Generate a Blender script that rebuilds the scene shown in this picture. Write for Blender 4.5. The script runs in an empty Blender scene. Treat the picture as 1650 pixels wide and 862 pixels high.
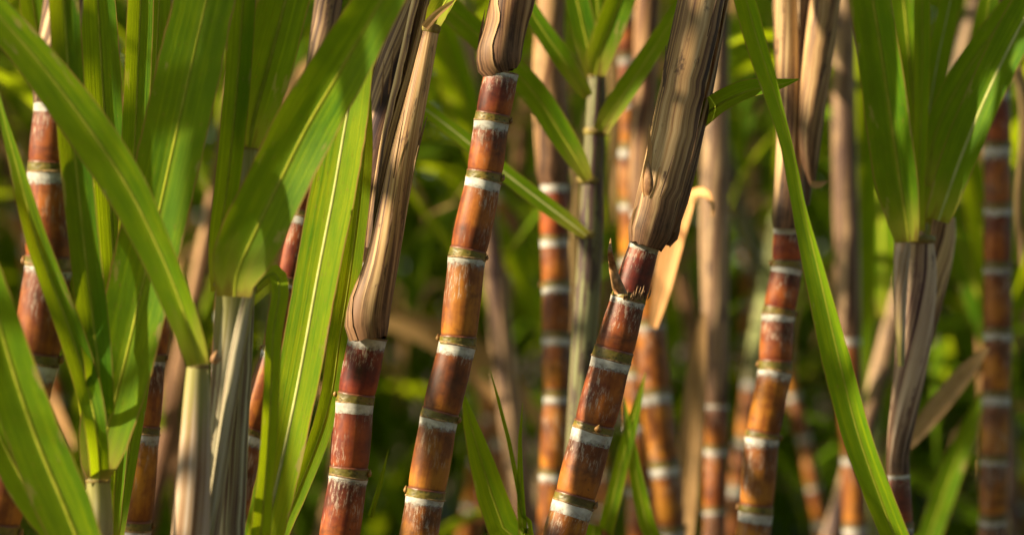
import bpy, math, random
import numpy as np
from mathutils import Vector, noise as mnoise

random.seed(11)
SC = bpy.context.scene
COL = SC.collection

# ------------------------------------------------------------------ camera, sky, sun, exposure
CAM_H = 1.1
cam = bpy.data.cameras.new("camera")
cam.lens = 100.0
cam.sensor_width = 36.0
cam.sensor_fit = 'HORIZONTAL'
cam.clip_start = 0.05
cam.clip_end = 500.0
cam.dof.use_dof = True
cam.dof.focus_distance = 2.53
cam.dof.aperture_fstop = 4.0
cam_ob = bpy.data.objects.new("camera", cam)
cam_ob.location = (0.0, 0.0, CAM_H)
cam_ob.rotation_euler = (math.radians(90), 0, 0)
COL.objects.link(cam_ob)
SC.camera = cam_ob

SUN_AZ = 76.0
SUN_EL = 31.0
sx = -math.sin(math.radians(SUN_AZ)) * math.cos(math.radians(SUN_EL))
sy = -math.cos(math.radians(SUN_AZ)) * math.cos(math.radians(SUN_EL))
sz = math.sin(math.radians(SUN_EL))

world = bpy.data.worlds.new("World")
SC.world = world
world.use_nodes = True
wn = world.node_tree
sky = wn.nodes.new("ShaderNodeTexSky")
sky.sky_type = 'NISHITA'
sky.sun_disc = False
sky.sun_elevation = math.radians(SUN_EL)
sky.sun_rotation = math.atan2(sx, sy)
wn.links.new(sky.outputs[0], wn.nodes["Background"].inputs[0])
wn.nodes["Background"].inputs[1].default_value = 0.05

sun = bpy.data.lights.new("sun", 'SUN')
sun.energy = 5.0
sun.angle = math.radians(0.5)
sun.color = (1.0, 0.80, 0.52)
sun_ob = bpy.data.objects.new("sun", sun)
sun_ob.rotation_euler = Vector((sx, sy, sz)).to_track_quat('Z', 'Y').to_euler()
sun_ob.location = (-4, -2, 5)
COL.objects.link(sun_ob)

SC.view_settings.view_transform = 'Standard'
SC.view_settings.look = 'None'
SC.view_settings.gamma = 1.0
SC.view_settings.use_curve_mapping = False
SC.view_settings.exposure = 1.6
SC.cycles.use_denoising = True
SC.cycles.max_bounces = 6
SC.cycles.diffuse_bounces = 2
SC.cycles.glossy_bounces = 2
SC.cycles.transmission_bounces = 5
SC.cycles.transparent_max_bounces = 6

# ------------------------------------------------------------------ materials
def new_mat(name):
    m = bpy.data.materials.new(name)
    m.use_nodes = True
    m.node_tree.nodes.clear()
    return m, m.node_tree

class NT:
    """small node helper"""
    def __init__(self, name):
        self.m, self.t = new_mat(name)
    def n(self, kind, ins=None, **props):
        nd = self.t.nodes.new(kind)
        for k, v in props.items():
            setattr(nd, k, v)
        for k, v in (ins or {}).items():
            if hasattr(v, "links") or isinstance(v, bpy.types.NodeSocket):
                self.t.links.new(v, nd.inputs[k])
            else:
                nd.inputs[k].default_value = v
        return nd
    def math(self, op, a, b=0.0, clamp=False):
        nd = self.n("ShaderNodeMath", {0: a, 1: b}, operation=op)
        nd.use_clamp = clamp
        return nd.outputs[0]
    def rng(self, v, a, b, c=0.0, d=1.0):
        nd = self.n("ShaderNodeMapRange", {0: v, 1: a, 2: b, 3: c, 4: d})
        nd.interpolation_type = 'SMOOTHSTEP'
        return nd.outputs[0]
    def mix(self, f, a, b, blend='MIX'):
        nd = self.t.nodes.new("ShaderNodeMix")
        nd.data_type = 'RGBA'
        nd.blend_type = blend
        for idx, v in ((0, f), (6, a), (7, b)):
            if isinstance(v, bpy.types.NodeSocket):
                self.t.links.new(v, nd.inputs[idx])
            else:
                nd.inputs[idx].default_value = v if idx == 0 else (tuple(v) + (1.0,) if len(v) == 3 else v)
        return nd.outputs[2]
    def ramp(self, f, stops):
        nd = self.t.nodes.new("ShaderNodeValToRGB")
        el = nd.color_ramp.elements
        while len(el) < len(stops):
            el.new(0.5)
        for e, (p, c) in zip(el, stops):
            e.position = p
            e.color = tuple(c) + (1.0,)
        self.t.links.new(f, nd.inputs[0])
        return nd.outputs[0]
    def uv(self):
        return self.n("ShaderNodeUVMap").outputs[0]
    def scaled(self, vec, s, off=None):
        nd = self.n("ShaderNodeVectorMath", {0: vec, 1: s}, operation='MULTIPLY')
        o = nd.outputs[0]
        if off is not None:
            cmb = self.n("ShaderNodeCombineXYZ", {0: off, 1: off, 2: off}).outputs[0]
            o = self.n("ShaderNodeVectorMath", {0: o, 1: cmb}, operation='ADD').outputs[0]
        return o
    def noise(self, vec, scale=1.0, detail=3.0, rough=0.55):
        return self.n("ShaderNodeTexNoise", {"Vector": vec, "Scale": scale, "Detail": detail, "Roughness": rough}).outputs[0]
    def attr(self, name):
        return self.n("ShaderNodeAttribute", attribute_type='OBJECT', attribute_name=name).outputs["Fac"]
    def rand(self):
        return self.n("ShaderNodeObjectInfo").outputs["Random"]
    def out(self, sh):
        o = self.n("ShaderNodeOutputMaterial")
        self.t.links.new(sh, o.inputs[0])
        return self.m

def leaf_material(name, dark, mid, light, trans, tfac, edge, rough=0.55):
    k = NT(name)
    uv = k.uv()
    sep = k.n("ShaderNodeSeparateXYZ", {0: uv})
    u, v = sep.outputs[0], sep.outputs[1]
    rnd = k.math('MULTIPLY', k.rand(), 37.0)
    fine = k.noise(k.scaled(uv, (24.0, 0.5, 0.0), rnd), 1.0, 4.0, 0.75)
    broad = k.noise(k.scaled(uv, (5.0, 5.0, 0.0), rnd), 1.0, 3.0)
    f = k.math('ADD', k.math('MULTIPLY', fine, 0.72), k.math('MULTIPLY', broad, 0.32))
    col = k.ramp(f, [(0.38, dark), (0.52, mid), (0.66, light)])
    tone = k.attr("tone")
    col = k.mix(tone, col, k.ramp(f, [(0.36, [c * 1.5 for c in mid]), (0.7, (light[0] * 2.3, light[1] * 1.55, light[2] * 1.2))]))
    # margins and small dry flecks belong to the blade itself
    e = k.math('ABSOLUTE', k.math('SUBTRACT', u, 0.5))
    ew = k.math('ADD', e, k.math('MULTIPLY', k.math('SUBTRACT', broad, 0.5), 0.05))
    col = k.mix(k.rng(ew, 0.465, 0.492), col, edge)
    sp = k.noise(k.scaled(uv, (26.0, 30.0, 0.0), rnd), 1.0, 1.0)
    col = k.mix(k.math('MULTIPLY', k.rng(sp, 0.70, 0.76), 0.55), col, edge)
    if name == "green_leaf":
        vb = k.math('ADD', v, k.math('MULTIPLY', k.math('SUBTRACT', broad, 0.5), 0.35))
        col = k.mix(k.rng(vb, 0.0, 0.34, 0.75, 0.0), col, (0.36, 0.34, 0.05))
        col = k.mix(k.math('MULTIPLY', k.rng(e, 0.02, 0.14, 1.0, 0.0), 0.30), col, (0.22, 0.33, 0.03))
        col = k.mix(k.rng(vb, -0.02, 0.07, 0.85, 0.0), col, (0.16, 0.085, 0.03))
        # dry patches that start from the margins, and rust flecks
        pt = k.noise(k.scaled(uv, (3.0, 3.4, 0.0), k.math('ADD', rnd, 11.0)), 1.0, 4.0, 0.65)
        pm = k.rng(k.math('ADD', pt, k.math('MULTIPLY', e, 0.34)), 0.74, 0.80)
        col = k.mix(k.math('MULTIPLY', pm, 0.75), col, (0.34, 0.27, 0.10))
        ru = k.noise(k.scaled(uv, (40.0, 16.0, 0.0), k.math('ADD', rnd, 4.0)), 1.0, 2.0)
        col = k.mix(k.math('MULTIPLY', k.rng(ru, 0.69, 0.73), 0.7), col, (0.13, 0.055, 0.012))
    bump = k.n("ShaderNodeBump", {"Strength": 0.45, "Distance": 0.0010, "Height": fine}).outputs[0]
    p = k.n("ShaderNodeBsdfPrincipled", {"Base Color": col, "Roughness": rough, "Normal": bump, "Specular IOR Level": 0.08})
    tcol = k.mix(0.5, col, trans)
    tcol = k.mix(k.math('MULTIPLY', k.rng(ew, 0.465, 0.492), 0.7), tcol, edge)
    t = k.n("ShaderNodeBsdfTranslucent", {"Color": tcol, "Normal": bump})
    mx = k.n("ShaderNodeMixShader", {0: tfac, 1: p.outputs[0], 2: t.outputs[0]})
    return k.out(mx.outputs[0])

M = {}
M['leaf'] = leaf_material("green_leaf", (0.016, 0.084, 0.006), (0.050, 0.175, 0.007), (0.170, 0.305, 0.007),
                          (0.54, 0.62, 0.002), 0.56, (0.30, 0.19, 0.05))
M['dryleaf'] = leaf_material("dry_leaf", (0.19, 0.11, 0.050), (0.34, 0.22, 0.105), (0.50, 0.36, 0.19),
                             (0.60, 0.44, 0.20), 0.35, (0.24, 0.13, 0.06), 0.6)

def plain(name, c1, c2, scale=40, rough=0.5, trans=0.0, bumpd=0.0006, spec=0.3):
    k = NT(name)
    tc = k.n("ShaderNodeTexCoord").outputs["Object"]
    nz = k.noise(tc, scale, 4.0, 0.6)
    col = k.ramp(nz, [(0.35, c1), (0.65, c2)])
    b = k.n("ShaderNodeBump", {"Strength": 0.4, "Distance": bumpd, "Height": nz}).outputs[0]
    p = k.n("ShaderNodeBsdfPrincipled", {"Base Color": col, "Roughness": rough, "Normal": b, "Specular IOR Level": spec})
    sh = p.outputs[0]
    if trans:
        t = k.n("ShaderNodeBsdfTranslucent", {"Color": col})
        sh = k.n("ShaderNodeMixShader", {0: trans, 1: sh, 2: t.outputs[0]}).outputs[0]
    return k.out(sh)

M['midrib'] = plain("leaf_midrib", (0.30, 0.36, 0.025), (0.44, 0.47, 0.05), 60, 0.7, 0.4, 0.0003, 0.05)
M['midrib_pale'] = plain("pale_leaf_midrib", (0.42, 0.46, 0.14), (0.58, 0.60, 0.24), 60, 0.7, 0.3, 0.0003, 0.08)
M['midrib_dry'] = plain("dry_leaf_midrib", (0.32, 0.19, 0.07), (0.48, 0.31, 0.13), 60, 0.6, 0.2)
M['collar'] = plain("leaf_collar", (0.10, 0.065, 0.02), (0.24, 0.20, 0.05), 160, 0.6)
M['scar'] = plain("leaf_scar", (0.09, 0.05, 0.025), (0.32, 0.21, 0.09), 220, 0.7)
M['bud'] = plain("cane_bud", (0.14, 0.065, 0.02), (0.30, 0.17, 0.05), 260, 0.5)
M['fibre'] = plain("dry_fibre", (0.10, 0.055, 0.025), (0.30, 0.19, 0.10), 300, 0.75)
M['horn'] = plain("dry_horn", (0.16, 0.075, 0.03), (0.38, 0.22, 0.10), 130, 0.6)
M['soil'] = plain("soil", (0.045, 0.028, 0.016), (0.11, 0.07, 0.04), 6, 0.95, 0, 0.02)

# white wax band
k = NT("wax_bloom")
uv = k.uv()
rn = k.math('MULTIPLY', k.rand(), 51.0)
n1 = k.noise(k.scaled(uv, (9.0, 2.0, 0), rn), 1.0, 4.0, 0.65)
col = k.ramp(n1, [(0.26, (0.26, 0.22, 0.18)), (0.46, (0.36, 0.36, 0.34)), (0.72, (0.56, 0.57, 0.54))])
low = k.n("ShaderNodeSeparateXYZ", {0: uv}).outputs[1]
n2 = k.noise(k.scaled(uv, (26.0, 3.0, 0), rn), 1.0, 3.0, 0.6)
lowr = k.math('ADD', low, k.math('MULTIPLY', k.math('SUBTRACT', k.rand(), 0.5), 0.45))
fr = k.math('POWER', k.rng(k.math('ADD', lowr, k.math('MULTIPLY', k.math('SUBTRACT', n2, 0.5), 1.0)), 0.08, 0.80), 1.3)
pw_ = k.n("ShaderNodeBsdfPrincipled", {"Base Color": col, "Roughness": 0.62, "Specular IOR Level": 0.25}).outputs[0]
tr_ = k.n("ShaderNodeBsdfTransparent").outputs[0]
M['wax'] = k.out(k.n("ShaderNodeMixShader", {0: fr, 1: tr_, 2: pw_}).outputs[0])

# root band: yellow-green with rows of darker root dots
k = NT("root_band")
uv = k.uv()
rn = k.math('MULTIPLY', k.rand(), 23.0)
vor = k.n("ShaderNodeTexVoronoi", {"Vector": k.scaled(uv, (26.0, 2.6, 0), rn), "Scale": 1.0}).outputs[0]
n1 = k.noise(k.scaled(uv, (5.0, 1.0, 0), rn), 1.0, 3.0)
col = k.ramp(n1, [(0.3, (0.060, 0.044, 0.008)), (0.5, (0.115, 0.098, 0.010)), (0.7, (0.18, 0.115, 0.017))])
col = k.mix(k.rng(vor, 0.14, 0.42, 0.85, 0.0), col, (0.045, 0.036, 0.008))
lowv = k.n("ShaderNodeSeparateXYZ", {0: uv}).outputs[1]
col = k.mix(k.rng(lowv, 0.78, 0.95), col, (0.12, 0.035, 0.014))
b = k.n("ShaderNodeBump", {"Strength": 0.5, "Distance": 0.0006, "Height": vor}).outputs[0]
M['rootband'] = k.out(k.n("ShaderNodeBsdfPrincipled", {"Base Color": col, "Roughness": 0.45, "Normal": b}).outputs[0])

# internode rind. object attribute "red" = how young and red the joint is
def rind_material():
    k = NT("cane_rind")
    uv = k.uv()
    sep = k.n("ShaderNodeSeparateXYZ", {0: uv})
    v = sep.outputs[1]
    rn = k.math('MULTIPLY', k.rand(), 91.0)
    red = k.attr("red")
    streak = k.noise(k.scaled(uv, (22.0, 0.7, 0), rn), 1.0, 3.0, 0.6)
    cloud = k.noise(k.scaled(uv, (3.0, 1.6, 0), rn), 1.0, 4.0, 0.6)
    f = k.math('ADD', k.math('MULTIPLY', streak, 0.24), k.math('MULTIPLY', cloud, 0.84))
    f = k.math('ADD', f, k.math('MULTIPLY', k.math('SUBTRACT', v, 0.5), -0.10))
    amber = k.ramp(f, [(0.38, (0.055, 0.016, 0.005)), (0.52, (0.19, 0.060, 0.006)), (0.66, (0.42, 0.175, 0.011))])
    wine = k.ramp(f, [(0.38, (0.036, 0.006, 0.008)), (0.52, (0.125, 0.016, 0.010)), (0.68, (0.28, 0.055, 0.012))])
    col = k.mix(red, amber, wine)
    col = k.mix(k.math('MULTIPLY', k.rng(k.rand(), 0.35, 1.0), 0.45), col, k.mix(0.5, col, (0.10, 0.035, 0.015)))
    # upper end of a joint weathers darker and purple-brown, the lowest rim too
    top = k.rng(k.math('ADD', v, k.math('MULTIPLY', k.math('SUBTRACT', cloud, 0.5), 0.5)), 0.72, 1.02)
    col = k.mix(k.math('MULTIPLY', top, 0.6), col, (0.085, 0.022, 0.012))
    col = k.mix(k.rng(v, 0.0, 0.05, 0.75, 0.0), col, (0.07, 0.018, 0.012))
    # scuffed grey wax, streaks along the joint
    sc1 = k.noise(k.scaled(uv, (44.0, 5.0, 0), rn), 1.0, 5.0, 0.75)
    sc2 = k.noise(k.scaled(uv, (2.6, 1.3, 0), k.math('ADD', rn, 7.0)), 1.0, 2.0)
    sm = k.math('MULTIPLY', k.rng(sc1, 0.50, 0.62), k.rng(k.math('ADD', sc2, k.math('MULTIPLY', v, 0.22)), 0.56, 0.76))
    col = k.mix(k.math('MULTIPLY', sm, 0.7), col, (0.42, 0.36, 0.29))
    # dark flecks and sooty blotches
    fl = k.noise(k.scaled(uv, (20.0, 9.0, 0), k.math('ADD', rn, 3.0)), 1.0, 3.0, 0.7)
    col = k.mix(k.math('MULTIPLY', k.rng(fl, 0.66, 0.74), 0.7), col, (0.035, 0.018, 0.012))
    fl2 = k.noise(k.scaled(uv, (3.5, 2.4, 0), k.math('ADD', rn, 13.0)), 1.0, 4.0, 0.65)
    col = k.mix(k.math('MULTIPLY', k.rng(fl2, 0.54, 0.68), 0.6), col, (0.055, 0.018, 0.008))
    du = k.noise(k.scaled(uv, (2.0, 1.1, 0), k.math('ADD', rn, 31.0)), 1.0, 5.0, 0.7)
    col = k.mix(k.rng(du, 0.50, 0.80, 0.0, 0.12), col, (0.26, 0.19, 0.13))
    rough = k.math('ADD', 0.40, k.math('MULTIPLY', sm, 0.35))
    rough = k.math('ADD', rough, k.math('MULTIPLY', cloud, 0.14))
    b = k.n("ShaderNodeBump", {"Strength": 0.22, "Distance": 0.0007, "Height": k.math('ADD', streak, sc1)}).outputs[0]
    p = k.n("ShaderNodeBsdfPrincipled", {"Base Color": col, "Roughness": rough, "Normal": b, "Specular IOR Level": 0.32})
    return k.out(p.outputs[0])
M['rind'] = rind_material()

def sheath_material(name, stops, blotch, blotch_lo, stretch=1.0, trans=0.12):
    k = NT(name)
    uv = k.uv()                                     # u round the stalk, v in metres
    rn = k.math('MULTIPLY', k.rand(), 77.0)
    a = k.noise(k.scaled(uv, (17.0, 0.32 * stretch, 0), rn), 1.0, 5.0, 0.62)
    zone = k.noise(k.scaled(uv, (3.2, 0.9, 0), k.math('ADD', rn, 21.0)), 1.0, 3.0, 0.55)
    fine = k.noise(k.scaled(uv, (70.0, 1.0 * stretch, 0), rn), 1.0, 2.0)
    f = k.math('ADD', k.math('MULTIPLY', a, 0.80), k.math('MULTIPLY', fine, 0.26))
    f = k.math('ADD', f, k.math('MULTIPLY', k.math('SUBTRACT', zone, 0.5), 0.42))
    col = k.ramp(f, stops)
    bl = k.noise(k.scaled(uv, (8.0, 3.6, 0), k.math('ADD', rn, 5.0)), 1.0, 5.0, 0.7)
    col = k.mix(k.math('MULTIPLY', k.rng(bl, blotch_lo, blotch_lo + 0.10), 0.8), col, blotch)
    if name in ('pale_sheath', 'pinkish_sheath'):
        vv = k.n("ShaderNodeSeparateXYZ", {0: uv}).outputs[1]
        vb = k.math('ADD', vv, k.math('MULTIPLY', k.math('SUBTRACT', a, 0.5), 0.8))
        col = k.mix(k.rng(vb, 0.02, 0.42, 0.85, 0.0), col, k.mix(fine, (0.14, 0.15, 0.03), (0.34, 0.33, 0.09)))
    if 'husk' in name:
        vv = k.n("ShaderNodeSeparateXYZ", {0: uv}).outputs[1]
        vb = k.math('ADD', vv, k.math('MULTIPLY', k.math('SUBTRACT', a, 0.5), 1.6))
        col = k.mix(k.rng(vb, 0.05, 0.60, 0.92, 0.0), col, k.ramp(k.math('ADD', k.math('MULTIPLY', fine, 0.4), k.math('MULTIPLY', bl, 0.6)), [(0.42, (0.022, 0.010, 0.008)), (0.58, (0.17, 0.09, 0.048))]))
    b = k.n("ShaderNodeBump", {"Strength": 0.15, "Distance": 0.0006, "Height": fine}).outputs[0]
    p = k.n("ShaderNodeBsdfPrincipled", {"Base Color": col, "Roughness": 0.58, "Normal": b, "Specular IOR Level": 0.3})
    t = k.n("ShaderNodeBsdfTranslucent", {"Color": col})
    return k.out(k.n("ShaderNodeMixShader", {0: trans, 1: p.outputs[0], 2: t.outputs[0]}).outputs[0])

M['husk'] = sheath_material("dry_husk", [(0.37, (0.034, 0.016, 0.020)), (0.45, (0.15, 0.078, 0.048)), (0.53, (0.40, 0.25, 0.115)), (0.66, (0.64, 0.48, 0.27))],
                            (0.055, 0.030, 0.030), 0.57)
M['husk_dark'] = sheath_material("dark_dry_husk", [(0.40, (0.026, 0.013, 0.018)), (0.48, (0.10, 0.055, 0.042)), (0.56, (0.28, 0.18, 0.10)), (0.67, (0.52, 0.38, 0.22))],
                                 (0.035, 0.020, 0.026), 0.55)
M['husk_brown'] = sheath_material("brown_dry_husk", [(0.40, (0.040, 0.015, 0.010)), (0.48, (0.13, 0.056, 0.028)), (0.56, (0.27, 0.145, 0.065)), (0.67, (0.48, 0.31, 0.15))],
                                  (0.045, 0.022, 0.018), 0.58)
M['sheath_pale'] = sheath_material("pale_sheath", [(0.40, (0.075, 0.034, 0.036)), (0.47, (0.19, 0.135, 0.090)), (0.53, (0.31, 0.29, 0.18)), (0.62, (0.46, 0.42, 0.30))],
                                   (0.19, 0.11, 0.085), 0.60, 0.6)
M['sheath_pink'] = sheath_material("pinkish_sheath", [(0.40, (0.16, 0.08, 0.04)), (0.47, (0.28, 0.18, 0.10)), (0.54, (0.38, 0.28, 0.19)), (0.63, (0.47, 0.39, 0.32))],
                                   (0.30, 0.19, 0.12), 0.62, 0.5)
M['sheath_streak'] = sheath_material("streaked_sheath", [(0.38, (0.045, 0.022, 0.032)), (0.46, (0.10, 0.066, 0.052)), (0.53, (0.14, 0.15, 0.06)), (0.64, (0.25, 0.26, 0.14))],
                                    (0.050, 0.026, 0.032), 0.49, 0.5)
M['husk_pink'] = sheath_material("pinkish_husk", [(0.38, (0.055, 0.022, 0.028)), (0.45, (0.18, 0.10, 0.085)), (0.53, (0.40, 0.28, 0.19)), (0.66, (0.58, 0.46, 0.34))],
                               (0.075, 0.035, 0.04), 0.56)
M['sheath_green'] = sheath_material("green_purple_sheath", [(0.36, (0.075, 0.035, 0.045)), (0.45, (0.16, 0.17, 0.06)), (0.58, (0.26, 0.31, 0.11)), (0.70, (0.38, 0.42, 0.20))],
                                    (0.070, 0.035, 0.045), 0.57, 0.5)

# ------------------------------------------------------------------ mesh helpers
PX = 0.36 / 1650.0
def P(px, py, d):
    """a point seen at photo position (px, py), standing d metres away"""
    return Vector(((px - 825.0) * PX * d, d, CAM_H + (431.0 - py) * PX * d))

def mk(name, verts, faces, mat, parent=None, uvs=None, smooth=True):
    me = bpy.data.meshes.new(name)
    me.from_pydata([tuple(v) for v in verts], [], faces)
    if uvs is not None:
        lay = me.uv_layers.new(name="UVMap")
        idx = np.empty(len(me.loops), dtype=np.int32)
        me.loops.foreach_get("vertex_index", idx)
        arr = np.asarray(uvs, dtype=np.float32)[idx]
        lay.data.foreach_set("uv", arr.ravel())
    if smooth:
        me.polygons.foreach_set("use_smooth", [True] * len(me.polygons))
    me.materials.append(mat)
    ob = bpy.data.objects.new(name, me)
    COL.objects.link(ob)
    if parent is not None:
        ob.parent = parent
    return ob

def thing(name, label, cat, base, group=None):
    e = bpy.data.objects.new(name, None)
    e.empty_display_size = 0.05
    e.location = base
    e["label"] = label
    e["category"] = cat
    if group:
        e["group"] = group
    COL.objects.link(e)
    return e

def catmull(pts, n):
    """pts: list of equal-length float tuples -> n samples, even in index along chord length"""
    A = np.array(pts, dtype=float)
    if len(A) == 2:
        t = np.linspace(0, 1, n)[:, None]
        return A[0] * (1 - t) + A[1] * t
    seg = np.linalg.norm(np.diff(A[:, :3], axis=0), axis=1)
    cum = np.concatenate([[0], np.cumsum(seg)])
    E = np.vstack([2 * A[0] - A[1], A, 2 * A[-1] - A[-2]])
    out = []
    for s in np.linspace(0, cum[-1], n):
        i = min(max(int(np.searchsorted(cum, s, side='right')) - 1, 0), len(A) - 2)
        t = (s - cum[i]) / max(seg[i], 1e-9)
        p0, p1, p2, p3 = E[i], E[i + 1], E[i + 2], E[i + 3]
        out.append(0.5 * ((2 * p1) + (-p0 + p2) * t + (2 * p0 - 5 * p1 + 4 * p2 - p3) * t * t + (-p0 + 3 * p1 - 3 * p2 + p3) * t ** 3))
    return np.array(out)

def frame(axis):
    a = Vector(axis).normalized()
    r = Vector((0, -1, 0))                       # towards the camera side
    x = a.cross(r)
    if x.length < 1e-4:
        x = a.cross(Vector((1, 0, 0)))
    x.normalize()
    y = a.cross(x).normalized()
    return a, x, y

def lathe(A, B, prof, nseg, jit=0.0, seed=0, uvv=None, ragged=0.0, ta=(0, 0), tb_=(0, 0)):
    """profile [(t 0..1, radius)] turned about the line A->B; returns verts, faces, uvs (seam doubled)"""
    a, x, y = frame(B - A)
    L = (B - A).length
    vs, uvs, fs = [], [], []
    for i, (t, r) in enumerate(prof):
        for j in range(nseg + 1):
            th = 2 * math.pi * (j % nseg) / nseg
            rr = r
            tt = t * L
            tt += r * ((1 - t) * (ta[0] * math.cos(th) + ta[1] * math.sin(th)) + t * (tb_[0] * math.cos(th) + tb_[1] * math.sin(th)))
            if jit:
                rr = r * (1 + jit * mnoise.noise((math.cos(th) * 1.3 + seed, math.sin(th) * 1.3, t * 2.0 + seed)))
            if ragged and i == 0:
                tt += ragged * (mnoise.noise((math.cos(th) * 3.0 + seed * 3.1, math.sin(th) * 3.0, seed)))
            vs.append(A + a * tt + x * (math.cos(th) * rr) + y * (math.sin(th) * rr))
            uvs.append((j / nseg, (t if uvv is None else uvv[i])))
    w = nseg + 1
    for i in range(len(prof) - 1):
        for j in range(nseg):
            fs.append((i * w + j, i * w + j + 1, (i + 1) * w + j + 1, (i + 1) * w + j))
    return vs, fs, uvs

def loc(vs, base):
    b = Vector(base)
    return [Vector(v) - b for v in vs]

SEED = [0]
def nxt():
    SEED[0] += 1
    return SEED[0] * 0.731

def bud_mesh(c, out, up, size, tall=1.05, deep=0.62):
    """pointed flattened bud lying on the stalk; c base centre"""
    out = Vector(out).normalized(); up = Vector(up).normalized(); side = up.cross(out).normalized()
    vs, fs = [], []
    nr, ns = 7, 10
    for i in range(nr):
        t = i / (nr - 1)
        r = math.sin(math.pi * min(1, t ** 0.75)) * 0.5 * (1 - 0.25 * t) + 0.02
        for j in range(ns):
            th = 2 * math.pi * j / ns
            vs.append(c + up * (size * tall * (t - 0.4)) + side * (math.cos(th) * r * size) + out * ((math.sin(th) * r * deep + 0.18 + 0.10 * t) * size))
    for i in range(nr - 1):
        for j in range(ns):
            fs.append((i * ns + j, i * ns + (j + 1) % ns, (i + 1) * ns + (j + 1) % ns, (i + 1) * ns + j))
    fs.append(tuple(range(ns)))
    fs.append(tuple((nr - 1) * ns + j for j in range(ns)))
    return vs, fs

def joints(root, nodes, reds, nseg=32, detail=True, buds=None, first_side=1, visible=999):
    """nodes: [(Vector, radius)] from the top scar down. One internode part between each pair, with its wax band,
    root band, leaf scar and bud as sub-parts."""
    base = root.location
    s0 = nxt() * 3.7
    tilts = [(0.16 * mnoise.noise((s0, q * 2.3, 1)), 0.30 * mnoise.noise((s0, q * 2.3, 7))) for q in range(len(nodes))]
    tilts[0] = tilts[1] = (0, 0)
    for i in range(len(nodes) - 1):
        tk = dict(ta=tilts[i + 1], tb_=tilts[i])
        (B, rB), (A, rA) = nodes[i], nodes[i + 1]       # B upper scar, A lower scar
        L = (B - A).length
        r = 0.5 * (rA + rB)
        s = nxt()
        hr = min((0.46 + 0.22 * mnoise.noise((s, 5, 8))) * rA, 0.2 * L)                     # root band height
        hw = min((0.80 + 0.5 * mnoise.noise((s, 1, 2))) * rB, 0.36 * L)
        t0, t1 = hr / L, 1 - hw / L
        bl_ = 0.045 + 0.035 * mnoise.noise((s, 7, 4))
        prof, uvv = [], []
        n = 12
        for q in range(n + 1):
            t = t0 + (1.0 - t0) * q / n
            u = q / n
            k_ = rA * (1 - u) + rB * u
            barrel = 0.955 + bl_ * math.sin(math.pi * min(1, u ** 0.85)) ** 0.8
            if u < 0.09:
                barrel -= 0.02 * (1 - u / 0.09)
            prof.append((t, k_ * barrel)); uvv.append(u)
        vs, fs, uvs = lathe(A, B, prof, nseg, 0.025, s, uvv, **tk)
        ob = mk("internode", loc(vs, base), fs, M['rind'], root, uvs)
        ob["red"] = float(min(1, max(0, (reds[i] if i < len(reds) else reds[-1]) + 0.3 * mnoise.noise((s, 2, 2)))))
        # wax band: a thin sleeve on the top of the joint, frayed lower edge
        pw = [(t1 + 0.0, rB * 0.978), (t1 + 0.35 * (1 - t1), rB * 0.985), (t1 + 0.75 * (1 - t1), rB * 0.995), (1.0, rB * 1.005)]
        vs, fs, uvs = lathe(A, B, pw, nseg, 0.02, s, [0, 0.35, 0.75, 1.0], hw * 0.2, **tk)
        mk("wax_band", loc(vs, base), fs, M['wax'], ob, uvs)
        # root band under this joint
        pr = [(0.0, rA * 1.0), (0.12 * t0, rA * 1.005), (0.55 * t0, rA * 0.99), (0.82 * t0, rA * 0.99), (0.93 * t0, rA * 0.998), (1.0 * t0, rA * 0.985), (1.06 * t0, rA * 0.94)]
        vs, fs, uvs = lathe(A, B, pr, nseg, 0.02, s, [0, 0.12, 0.55, 0.82, 0.93, 0.98, 1.0], **tk)
        mk("root_band", loc(vs, base), fs, M['rootband'], ob, uvs)
        if detail:
            ax, x, y = frame(B - A)
            # leaf scar: thin irregular lip at the upper end of the joint
            w = nseg + 1
            ps = [(1 - 0.035 * rB / L, rB * 0.99), (1 - 0.01 * rB / L, rB * 1.022), (1 + 0.045 * rB / L, rB * 1.028), (1 + 0.07 * rB / L, rB * 0.99)]
            vs, fs, uvs = lathe(A, B, ps, nseg, 0.07, s + 4, **tk)
            mk("leaf_scar", loc(vs, base), fs, M['scar'], ob, uvs)
            if i < visible:
                side = first_side * (1 if i % 2 == 0 else -1)
                if buds and i < len(buds) and buds[i] is not None:
                    ang = math.radians(buds[i])
                else:
                    ang = math.radians((90 if side < 0 else -90) + 25 * mnoise.noise((s, 3, 1)))
                # angle measured from the side facing the camera, + to the left
                out = Vector((-math.sin(ang), -math.cos(ang), 0))
                out = (out - ax * out.dot(ax)).normalized()
                size = r * (0.40 + 0.14 * mnoise.noise((s, 9, 9)))
                vs, fs = bud_mesh(A + ax * (hr * 0.5) + out * (rA * 0.97), out, ax, size)
                mk("bud", loc(vs, base), fs, M['bud'], ob)

def extend_down(nodes, zbase=0.0, step=0.085):
    """continue a stalk from its lowest given node to the ground, straightening up"""
    nodes = list(nodes)
    (p1, r1), (p0, r0) = nodes[-1], nodes[-2]
    d = (p1 - p0).normalized()
    p, r = p1.copy(), r1
    rr = random.Random(int(abs(p.x) * 1e4))
    while p.z - step > zbase + 0.02:
        d = (d * 0.82 + Vector((rr.uniform(-.06, .06), rr.uniform(-.06, .06), -1)) * 0.18).normalized()
        p = p + d * step * rr.uniform(0.85, 1.15)
        r = min(r * 1.01, 0.021)
        nodes.append((p.copy(), r))
    nodes.append((Vector((p.x + d.x * 0.02, p.y, zbase - 0.02)), r))
    return nodes

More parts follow.
